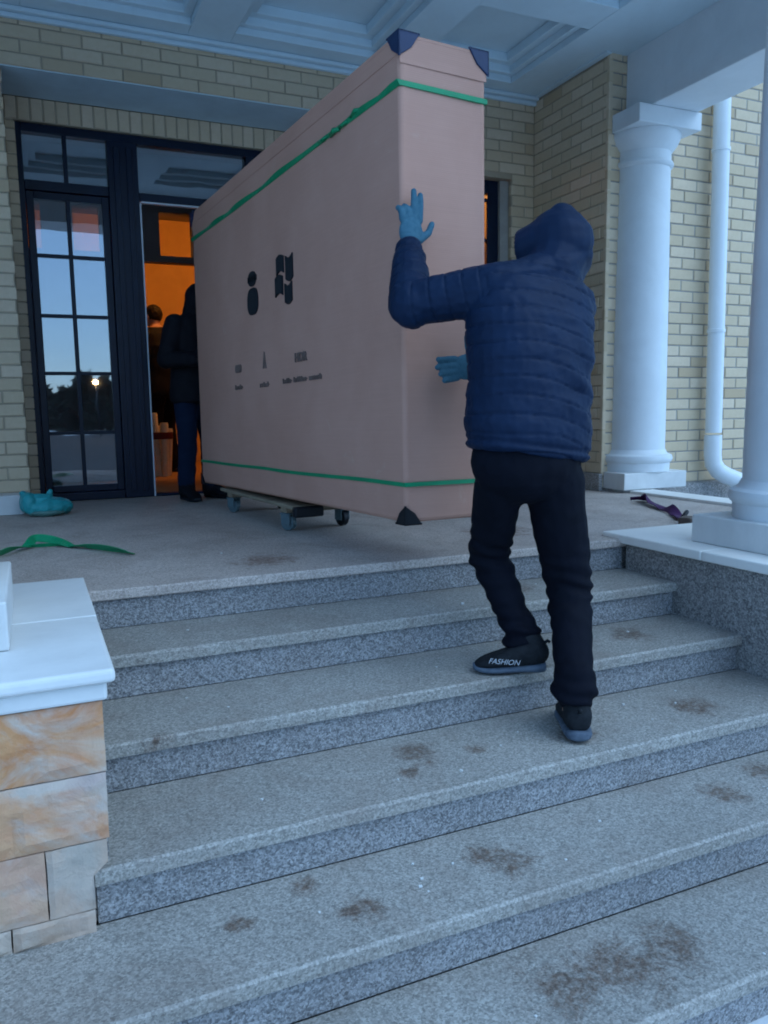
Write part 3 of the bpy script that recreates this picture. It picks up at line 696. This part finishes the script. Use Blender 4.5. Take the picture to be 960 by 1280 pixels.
def shoe(parent, heel, direc, z, msole, mupper, L=.285, pitch=0, wide=1.0, name='shoe'):
    d = Vector((direc[0], direc[1], 0)).normalized(); sd = Vector((d.y, -d.x, 0))
    def ring(t, w, z0, z1, off=0, n=18, flat=.0, top=1.0):
        c = Vector(heel) + d * (t * L) + sd * off; out = []
        for i in range(n):
            q = 2 * math.pi * i / n; cx, sz = math.cos(q), math.sin(q)
            x = math.copysign(abs(cx) ** .7, cx) * w * wide; zz = (z0 + z1) / 2 + math.copysign(abs(sz) ** .8, sz) * (z1 - z0) / 2
            out.append((c.x + sd.x * x, c.y + sd.y * x, z + zz + pitch * (1 - t) * L))
        return out
    up = MB().loft([ring(.0, .018, .045, .085), ring(.03, .034, .03, .105), ring(.14, .039, .025, .115), ring(.30, .040, .02, .11), ring(.45, .042, .02, .093), ring(.6, .046, .02, .078), ring(.76, .048, .018, .064), ring(.9, .040, .018, .05), ring(.975, .024, .018, .038), ring(.995, .01, .02, .03)])
    o = obj(name, up, mupper, parent, smooth=True); sb = o.modifiers.new('s', 'SUBSURF'); sb.levels = 2; sb.render_levels = 2
    so_ = MB().loft([ring(-.03, .016, .006, .03), ring(-.01, .033, 0, .038), ring(.12, .042, 0, .036), ring(.3, .041, .004, .032), ring(.5, .045, .002, .03), ring(.74, .052, 0, .028), ring(.9, .044, .003, .03), ring(.99, .026, .008, .034), ring(1.015, .012, .014, .032)])
    s2 = obj('sole', so_, msole, o, smooth=True); sb = s2.modifiers.new('s', 'SUBSURF'); sb.levels = 2; sb.render_levels = 2
    obj('pull_tab', MB().tube([Vector(heel) + d * .004 + V(0, 0, z + .10 + pitch * L), Vector(heel) - d * .012 + V(0, 0, z + .112 + pitch * L), Vector(heel) - d * .018 + V(0, 0, z + .106 + pitch * L)], .006, 8), mupper, o, smooth=True)
    return o, d, sd
def person(loc, label, **k):
    return empty('person', loc, label, 'person')

# --- the man pushing the carton
P0 = V(1.55, 2.2, -.45)
man = person(P0, 'person in navy quilted hooded jacket and blue gloves, climbing the steps, pushing the carton')
lhip, lkn, lan = V(1.462, 2.28, .44), V(1.515, 2.47, .105), V(1.578, 2.335, -.19)
rhip, rkn, ran = V(1.645, 2.26, .42), V(1.735, 2.27, -.02), V(1.598, 2.06, -.36)
lsh, lel, lwr = V(1.43, 2.36, 1.045), V(1.235, 2.52, 1.0), V(1.312, 2.69, 1.215)
rsh, rel, rwr = V(1.79, 2.35, 1.005), V(1.83, 2.52, .77), V(1.655, 2.66, .795)
hc = V(1.760, 2.425, 1.205); hf = V(-.62, .76, -.12).normalized()
# skin body under the clothes
bm_ = MB()
bm_.cap(V(1.55, 2.28, .45), V(1.60, 2.34, .90), .11, .11).cap(V(1.60, 2.34, .98), V(1.70, 2.38, 1.1), .085, .055).cap(V(1.69, 2.38, 1.09), hc, .055, .06)
for a, b, c, r in ((lhip, lkn, lan, .07), (rhip, rkn, ran, .07), (lsh, lel, lwr, .045), (rsh, rel, rwr, .045)): bm_.cap(a, b, r, r * .72).cap(b, c, r * .72, r * .55)
q = hf.to_track_quat('Y', 'Z').to_matrix()
bm_.ell(hc, (.074, .092, .108), q); bm_.cap(hc + q @ V(0, .085, .0), hc + q @ V(0, .105, -.02), .010, .015, 10)
bm_.ell(hc + q @ V(0, .078, -.062), (.03, .018, .012), q).ell(hc + q @ V(.078, 0, -.005), (.012, .022, .032), q).ell(hc + q @ V(-.078, 0, -.005), (.012, .022, .032), q)
addmesh('body', setloc(remesh(bm_, .009, 3), P0), M_SKIN, man)
for sx in (-1, 1): obj('eye', MB().ell(hc + q @ V(.03 * sx, .083, .012), (.012, .009, .007), q, 10), M_INK, man, smooth=True)
# trousers
tr = MB()
tr.ell(V(1.548, 2.275, .46), (.205, .150, .15)).cap(lhip + V(-.005, 0, .0), lkn, .092, .074).cap(lkn, lan + V(-.004, 0, .02), .072, .056).cap(lan + V(0, 0, .03), lan + V(.0, 0, -.005), .064, .068)
tr.cap(rhip + V(.0, -.005, -.03), rkn, .106, .080).cap(rkn, ran + V(0, 0, .10), .078, .062).cap(ran + V(0, 0, .11), ran + V(0, 0, .075), .066, .076)
tr.cap(V(1.55, 2.28, .46), V(1.55, 2.28, .62), .15, .15)
tm_ = remesh(tr, .0085, 4)
knees = (lkn, rkn, lan, ran)
def tfn(p, n):
    w = max(math.exp(-((p - k).length / .13) ** 2) for k in knees)
    return .0045 * noise.noise(p * 9) + w * .008 * math.sin(p.z * 120 + 5 * noise.noise(p * 8) + p.x * 25) + .003 * noise.noise(p * 24)
displace(tm_, tfn)
addmesh('trousers', setloc(tm_, P0), M_PANTS, man)
# jacket with hood
jk = MB()
def ering(c, rx, ry, tilt=-.16, n=28, yaw=.05):
    out = []
    for i in range(n):
        a = 2 * math.pi * i / n; x, y = rx * math.copysign(abs(math.cos(a)) ** .8, math.cos(a)), ry * math.copysign(abs(math.sin(a)) ** .85, math.sin(a))
        out.append((c[0] + x * math.cos(yaw) - y * math.sin(yaw), c[1] + x * math.sin(yaw) + y * math.cos(yaw), c[2] + tilt * x))
    return out
jk.loft([ering(c, rx, ry, tl) for c, rx, ry, tl in (((1.552, 2.275, .475), .205, .150, -.14), ((1.553, 2.275, .495), .222, .166, -.14), ((1.556, 2.278, .58), .226, .168, -.13), ((1.563, 2.285, .70), .218, .160, -.12), ((1.575, 2.30, .82), .226, .162, -.10), ((1.592, 2.325, .93), .234, .158, -.08), ((1.605, 2.345, 1.01), .225, .148, -.06), ((1.62, 2.355, 1.065), .200, .13, -.05), ((1.66, 2.375, 1.10), .12, .10, 0), ((1.69, 2.385, 1.13), .085, .085, 0))])
jk.cap(V(1.50, 2.345, 1.045), V(1.72, 2.365, 1.065), .088, .095).cap(V(1.60, 2.35, 1.06), V(1.735, 2.385, 1.12), .09, .09)
jk.cap(lsh + V(.03, -.01, -.01), lel, .090, .076).cap(lel, lwr, .080, .058).cap(lel + V(-.004, -.012, -.01), lel + V(.02, .03, .04), .078, .074)
jk.cap(rsh + V(-.03, -.01, -.02), rel, .096, .082).cap(rel, rwr, .080, .058)
jk.ell(hc + V(.008, -.012, .004), (.118, .128, .132), q)
jk.cap(hc + V(0, 0, .012), hc + hf * .075 + V(0, 0, .002), .116, .098).cap(V(1.705, 2.375, 1.09), hc + V(.012, -.02, -.02), .108, .105).cap(hc + V(.055, -.025, -.05), V(1.77, 2.37, 1.09), .075, .06).cap(hc + V(.01, -.03, .10), hc + V(.015, -.02, .08), .05, .06)
jm = remesh(jk, .006, 5)
def seg_t(p, a, b):
    ab = b - a; t = max(0, min(1, (p - a).dot(ab) / ab.length_squared)); return t, (p - a - ab * t).length
def jfn(p, n):
    dh = (p - hc).length
    tl, dl = seg_t(p, lsh, lel); t2, d2 = seg_t(p, lel, lwr); t3, d3 = seg_t(p, rsh, rel); t4, d4 = seg_t(p, rel, rwr)
    da = min(dl, d2, d3, d4)
    torso = p.x - 1.57
    w = .0035 * noise.noise(p * 8) + .002 * noise.noise(p * 21)
    if dh < .17: return w + .0045 * noise.noise(Vector((p.x * 6, p.y * 6, p.z * 22))) - .004 * math.exp(-((p.z - 1.165 - .25 * (p.x - 1.76)) / .012) ** 2)
    if da < .105 and abs(torso) > .12 and (p.x < 1.40 or p.y > 2.46):
        s = (tl * .25 if dl == da else .25 + t2 * .28) if min(dl, d2) == da else (t3 * .3 if d3 == da else .3 + t4 * .3)
    else: s = p.z * 1.0 + .17 * torso + .22 * max(0, torso) * (1.05 - p.z) + .02 * math.sin(p.x * 7)
    s += .008 * noise.noise(p * 5)
    ph = (s / .058 + .25 * noise.noise(p * 3)) % 1.0; e = min(ph, 1 - ph)
    fold = .008 * math.sin(46 * (p.z + .9 * torso) + 4 * noise.noise(p * 4)) * math.exp(-((p.z - .72) / .13) ** 2) * max(0, min(1, torso * 6 + .1))
    cuff = -.006 if (p - lwr).length < .075 or (p - rwr).length < .07 else 0
    hem = -.010 * math.exp(-((p.z + .14 * torso - .505) / .010) ** 2) if p.z < .6 else 0
    return w + .0045 * noise.noise(Vector((p.x * 6 + p.z * 9, p.y * 6, p.z * 24))) + .0022 * noise.noise(p * 46) - .0052 * math.exp(-(e / .055) ** 2) * (1 + .8 * noise.noise(p * 60)) + fold + cuff + hem
displace(jm, jfn)
bmj = bmesh.new(); bmj.from_mesh(jm)      # open the hood at the face
bmesh.ops.delete(bmj, geom=[v for v in bmj.verts if (v.co - hc).dot(hf) > .122 and (v.co - hc - hf * .15).length < .105], context='VERTS')
bmj.to_mesh(jm); bmj.free()
addmesh('jacket', setloc(jm, P0), M_JACKET, man)
# gloves
lp = V(1.345, 2.742, 1.292)
gl = hand_mesh(lwr, lp, V(.06, .05, 1), V(1, .08, -.02), V(0, -1, .05), [((.05, -.05, -.15), .085, .02), ((.02, -.02, -.05), .095, -.03), ((.0, -.5, -.6), .058, -.10), ((-.0, -.5, -.6), .048, -.18)], [(V(.75, .05, .55), .043), (V(.45, .08, .9), .034)], 1.12)
addmesh('glove', setloc(gl, P0), M_GLOVE, man)
rp = V(1.578, 2.735, .80)
gr = hand_mesh(rwr, rp, V(-1, .12, -.12), V(-.12, .05, 1), V(.1, -1, 0), [((.1, .2, .3), .072, .06), ((.05, .2, .3), .078, 0), ((.1, .25, .3), .072, -.04), ((.1, .3, .3), .06, -.08)], [(V(-.3, .03, .95), .04), (V(-.1, .03, 1), .03)], 1.12)
addmesh('glove', setloc(gr, P0), M_GLOVE, man)
shoe(man, (1.568, 1.99, 0), (.5, .86), -.45, M_SOLE, M_SHOE, .285, .03, wide=1.18)
for a_, b_ in ((ran + V(0, 0, .06), V(1.592, 2.03, -.37)), (lan + V(0, 0, .04), V(1.60, 2.28, -.225))): obj('sock', MB().cap(a_, b_, .044, .046), M_SHOE, man, smooth=True)
sh, d_, sd_ = shoe(man, (1.622, 2.262, 0), (-.235, .135), -.30, M_SOLE, M_SHOE, .25, .03, wide=1.08)
lt = text_mesh('FASHION', .026, .0015, .35); sl_ = link('shoe_lettering', lt, M_LETTER, sh)
nrm = -sd_ if sd_.y > 0 else sd_; nrm = (nrm + V(0, 0, .45)).normalized(); xa = (-d_).normalized(); ya = nrm.cross(xa).normalized()
pos = Vector((1.622, 2.262, -.30)) + d_ * .145 + V(0, 0, .053) + Vector((nrm.x, nrm.y, 0)).normalized() * .0505
sl_.matrix_local = Matrix.Translation(pos - P0) @ Matrix(((xa.x, ya.x, nrm.x, 0), (xa.y, ya.y, nrm.y, 0), (xa.z, ya.z, nrm.z, 0), (0, 0, 0, 1))) @ Matrix.Rotation(-.05, 4, 'Z')

# --- two helpers in the doorway
def helper(loc, label, face, lean, height, coat, legs, hooded=False, reach=None):
    k = height / 1.75; t = person(loc, label); L = Vector(loc); f = Vector((face[0], face[1], 0)).normalized(); s = Vector((f.y, -f.x, 0))
    def p(a, b, c): return L + s * a * k + f * (b * k) + V(0, 0, c * k)
    le = lean
    hd = p(0, .12 * le + .03, 1.62 - .05 * le)
    qh = (f + V(0, 0, -.3 * le)).normalized().to_track_quat('Y', 'Z').to_matrix()
    bd = MB(); bd.cap(p(0, 0, .95), p(0, .08 * le, 1.4), .12 * k, .12 * k).cap(p(0, .08 * le, 1.4), hd, .06 * k, .06 * k).ell(hd, (.075 * k, .092 * k, .112 * k), qh)
    bd.cap(hd + qh @ V(0, .085, .0), hd + qh @ V(0, .106, -.022), .009, .014, 10).ell(hd + qh @ V(0, .078, -.062), (.028, .016, .011), qh)
    for sx in (-1, 1):
        bd.ell(hd + qh @ V(.077 * sx * k, 0, -.005), (.011, .02, .03), qh).cap(p(.1 * sx, 0, .92), p(.11 * sx, .02, .36), .07 * k, .055 * k)
    rc = reach or [p(.3, .3, 1.0), p(-.3, .3, 1.0)]
    elb = [p(.27, .05, 1.12), p(-.27, .05, 1.12)]
    for i, sx in enumerate((1, -1)): bd.cap(p(.19 * sx, .06 * le, 1.4), elb[i], .045 * k, .04 * k).cap(elb[i], rc[i], .04 * k, .032 * k)
    addmesh('body', setloc(remesh(bd, .010, 3), L), M_SKIN, t)
    for sx in (-1, 1): obj('eye', MB().ell(hd + qh @ V(.03 * sx, .084, .014), (.011, .008, .006), qh, 10), M_INK, t, smooth=True)
    ct = MB(); ct.loft([[p(rx * math.cos(a), y0 + ry * math.sin(a), z) for a in [2 * math.pi * i / 24 for i in range(24)]] for rx, ry, y0, z in ((.20, .15, 0, .78), (.215, .16, 0, .82), (.20, .15, .02 * le, 1.05), (.225, .15, .05 * le, 1.3), (.20, .13, .07 * le, 1.42), (.10, .10, .09 * le, 1.49))])
    for i, sx in enumerate((1, -1)): ct.cap(p(.18 * sx, .06 * le, 1.39), elb[i], .085 * k, .075 * k).cap(elb[i], rc[i] + (elb[i] - rc[i]) * .12, .072 * k, .055 * k)
    if hooded: ct.cap(p(0, .05 * le, 1.44), hd + qh @ V(0, -.02, .02), .1 * k, .12 * k)
    cm = remesh(ct, .011, 4); displace(cm, wrinkle(.008, 9)); addmesh('coat', setloc(cm, L), coat, t)
    if not hooded:
        hr = MB(); hr.ell(hd + qh @ V(0, -.022, .028), (.083 * k, .092 * k, .10 * k), qh); hm = remesh(hr, .008, 2); displace(hm, wrinkle(.006, 40)); addmesh('hair', setloc(hm, L), M_HAIR, t)
    tq = MB(); tq.ell(p(0, 0, .9), (.17 * k, .13 * k, .14 * k))
    for sx in (-1, 1): tq.cap(p(.09 * sx, 0, .86), p(.105 * sx, .03, .48), .1 * k, .078 * k).cap(p(.105 * sx, .03, .48), p(.11 * sx, 0, .13), .078 * k, .07 * k)
    tq_ = remesh(tq, .011, 4); displace(tq_, wrinkle(.007, 11)); addmesh('trousers', setloc(tq_, L), legs, t)
    for sx in (-1, 1):
        h_ = p(.11 * sx, -.06, 0); shoe(t, (h_.x, h_.y, 0), (f + s * .18 * sx)[:2], L.z, M_PAD, M_COAT, .30, 0, name='boot')
        obj('boot_shaft', MB().cap(p(.11 * sx, 0, .07), p(.11 * sx, .0, .2), .062, .058), M_COAT, t, smooth=True)
        g_ = rc[0 if sx > 0 else 1]; addmesh('glove', setloc(hand_mesh(g_ + (elb[0 if sx > 0 else 1] - g_) * .1, g_, V(.3, -1, .1), V(0, .1, 1), V(-1, -.2, 0), [((.1, .1, .1), .08, .1), ((.1, .1, .1), .088, 0), ((.1, .1, .1), .08, -.05), ((.1, .1, .1), .066, -.1)], [(V(.2, -.5, .8), .04), (V(.1, -.6, .7), .035)], 1, .007), L), M_COAT, t)
    return t
helper((1.13, 5.93, 0), 'person in dark coat, jeans and boots, standing at the far end of the carton', (.35, -.95), 1.0, 1.58, M_COAT, M_JEANS, True, [V(1.10, 5.60, 1.0), V(1.30, 5.63, 1.0)])
helper((1.33, 8.78, 0), 'bareheaded person in black standing inside the doorway, mostly in shadow', (-.55, .6), .4, 1.80, M_COAT, M_COAT, False)

# ================================================================== SMALL THINGS
# teal bag at the pier foot
bg = MB(); bg.ell(V(.075, 5.46, .055), (.155, .11, .062)).ell(V(-.03, 5.44, .085), (.06, .07, .07)).ell(V(.16, 5.50, .05), (.07, .08, .05)).cap(V(.085, 5.48, .10), V(.10, 5.48, .150), .022, .017).cap(V(-.05, 5.45, .12), V(-.06, 5.45, .145), .04, .02).ell(V(.02, 5.45, .11), (.09, .06, .03))
bmh = remesh(bg, .007, 3); displace(bmh, lambda p, n: .010 * noise.noise(Vector((p.x * 18, p.y * 18, p.z * 9))) + .004 * noise.noise(p * 50))
for v in bmh.vertices: v.co.z = max(v.co.z, .002)
bago = empty('plastic_bag', (.07, 5.46, 0), 'crumpled teal plastic bag lying at foot of the left brick pier', 'bag')
addmesh('bag', setloc(bmh, V(.07, 5.46, 0)), M_TEAL, bago)
bt = MB().ell(V(.07, 5.405, .026), (.11, .062, .026)); bt_ = remesh(bt, .007, 2); displace(bt_, wrinkle(.006, 22)); addmesh('lining', setloc(bt_, V(.07, 5.46, 0)), M_TEALB, bago)
# webbing helper
def ribbon(pts, w, th, twist):
    mb = MB(); rings = []; P = [Vector(p) for p in pts]
    Q = []
    for i in range(len(P) - 1):
        for k in range(8):
            t = k / 8; p0 = P[max(i - 1, 0)]; p1 = P[i]; p2 = P[i + 1]; p3 = P[min(i + 2, len(P) - 1)]
            Q.append(.5 * ((2 * p1) + (p2 - p0) * t + (2 * p0 - 5 * p1 + 4 * p2 - p3) * t * t + (3 * p1 - p0 - 3 * p2 + p3) * t ** 3))
    Q.append(P[-1]); n = len(Q)
    for i, p in enumerate(Q):
        t = (Q[min(i + 1, n - 1)] - Q[max(i - 1, 0)]).normalized(); a = twist(i / (n - 1)); h = t.cross(V(0, 0, 1)).normalized(); up = h.cross(t)
        u = h * math.cos(a) + up * math.sin(a); v = t.cross(u)
        lift = abs(math.sin(a)) * w / 2 + th
        c = Vector((p.x, p.y, p.z + lift)); rings.append([c + u * w / 2 + v * th, c - u * w / 2 + v * th, c - u * w / 2 - v * th, c + u * w / 2 - v * th])
    return mb.loft(rings)
gs = obj('green_strap', ribbon([(-.25, 3.85, .001), (-.158, 3.955, .001), (-.109, 4.022, .004), (-.04, 4.132, .012), (.0, 4.21, .02), (.10, 4.131, .012), (.186, 4.007, .002), (.282, 3.856, .002), (.39, 3.703, .001)], .042, .0015, lambda t: .9 * math.sin(t * 9)), M_GREEN)
tag(gs, 'cut length of bright green packing strap lying on the landing', 'strap')
lp_ = obj('strap_loop', ribbon([(-.05, 4.14, .002), (.02, 4.10, .006), (.10, 4.10, .004), (.15, 4.05, .002), (.09, 4.15, .012), (-.01, 4.22, .02)], .02, .0015, lambda t: .5 + .6 * math.sin(t * 7)), M_GREEN, gs)
ps = empty('webbing_strap', (3.45, 3.6, 0), 'twisted purple webbing strap lying on landing beside the white coping', 'strap')
obj('webbing', ribbon([(3.75, 4.16, .002), (3.733, 4.10, .006), (3.66, 3.98, .012), (3.60, 3.87, .012), (3.555, 3.76, .010), (3.47, 3.60, .008), (3.38, 3.44, .006), (3.29, 3.31, .006)], .062, .0025, lambda t: .9 * math.sin(t * 6.5) ** 5 + .15), M_PURPLE, ps)
obj('webbing', ribbon([(3.70, 4.20, .003), (3.76, 4.14, .010), (3.72, 4.05, .008)], .03, .002, lambda t: .8), M_PURPLE, ps)
obj('buckle', MB().box(-.05, .05, -.035, .035, .002, .045, Matrix.Translation((3.205, 3.19, 0)) @ Matrix.Rotation(.5, 4, 'Z')), M_BUCKLE, ps, bevel=.008)
obj('buckle_lever', MB().tube([(3.23, 3.25, .03), (3.29, 3.28, .055), (3.32, 3.31, .05)], .012, 8), M_PAD, ps, smooth=True)
# bundle of pale sticks inside
bun = empty('stick_bundle', (1.20, 8.28, 0), 'bundle of pale sticks tied with dark red band inside the doorway', 'bundle')
for x, y, zt, r, tx in ((1.15, 8.27, .64, .042, .03), (1.25, 8.24, .54, .042, -.01), (1.10, 8.33, .56, .038, .04), (1.31, 8.32, .48, .038, -.03), (1.20, 8.35, .51, .038, 0)):
    smooth_by_angle(obj('stick', MB().tube([(x + tx, y, .0), (x, y, zt - .02), (x, y, zt)], [r * .9, r, r * .85], 14), M_PALEROLL, bun))
smooth_by_angle(obj('band', MB().loft([[(1.205 + r * math.cos(a), 8.29 + r * .75 * math.sin(a), z) for a in [2 * math.pi * q_ / 28 for q_ in range(28)]] for r, z in ((.128, .375), (.136, .38), (.136, .44), (.128, .445))], False), M_RED, bun))
# grit and ice crumbs on the treads
gt = MB(); rg = random.Random(5)
for i in range(45):
    k = rg.choice((0, 1, 2, 3, 3, 4, 4, 5, 5)); y0 = NOSE[k]; y1 = NOSE[k - 1] if k else 3.6; x = rg.uniform(.15, 2.55); y = rg.uniform(y0 + .02, y1 - .02); r = rg.uniform(.002, .0045) * (1.6 if rg.random() < .12 else 1)
    gt.box(-r, r, -r * .8, r * .8, 0, r * .8, Matrix.Translation((x, y, -.15 * k + .0005)) @ Matrix.Rotation(rg.uniform(0, 3), 4, 'Z'))
tag(obj('ice_grit', gt, M_STONEW), 'scattered white crumbs of ice and grit on the steps', 'grit', kind='stuff')

# ================================================================== BEHIND THE PHOTOGRAPHER (seen in the door glass)
tw = MB(); rt = random.Random(11)
for i in range(120):
    x = rt.uniform(-22, 30); y = rt.uniform(-75, -58); h = rt.uniform(2.4, 4.2) * (1.2 if x > 4 else .95); w = rt.uniform(1.5, 2.6)
    for j in range(170):
        a = rt.uniform(0, 6.28); zz = rt.random() ** .8; rr_ = w * (1.05 - zz) * rt.uniform(.5, 1); c = V(x + rr_ * math.cos(a), y + rr_ * math.sin(a), -.9 + zz * h); s_ = rt.uniform(.35, .8)
        tw.add([c + V(rt.uniform(-1, 1), rt.uniform(-1, 1), rt.uniform(-.6, .9)) * s_ for _ in range(3)], [(0, 1, 2)]); tw.add([c + V(rt.uniform(-1, 1), rt.uniform(-1, 1), rt.uniform(-.6, .9)) * s_ for _ in range(3)], [(0, 1, 2)])
    tw.box(x - .12, x + .12, y - .12, y + .12, -.9, -.9 + h * .6)
tag(obj('distant_trees', tw, M_LEAF), 'dark line of far trees mirrored in the door glass', 'trees', kind='stuff')
lampx, lampy, lampz = 4.0, -39.5, 2.6
sl2 = empty('street_lamp', (lampx, lampy, -.9), 'lit lamp on a post mirrored as a bright point in the door glass', 'lamp')
obj('post', MB().tube([(lampx, lampy, -.9), (lampx, lampy, lampz - .1)], [.07, .05]), M_FRAME, sl2, smooth=True)
obj('lamp_head', MB().ell((lampx, lampy, lampz), (.2, .2, .17)), M_LAMP, sl2, smooth=True)
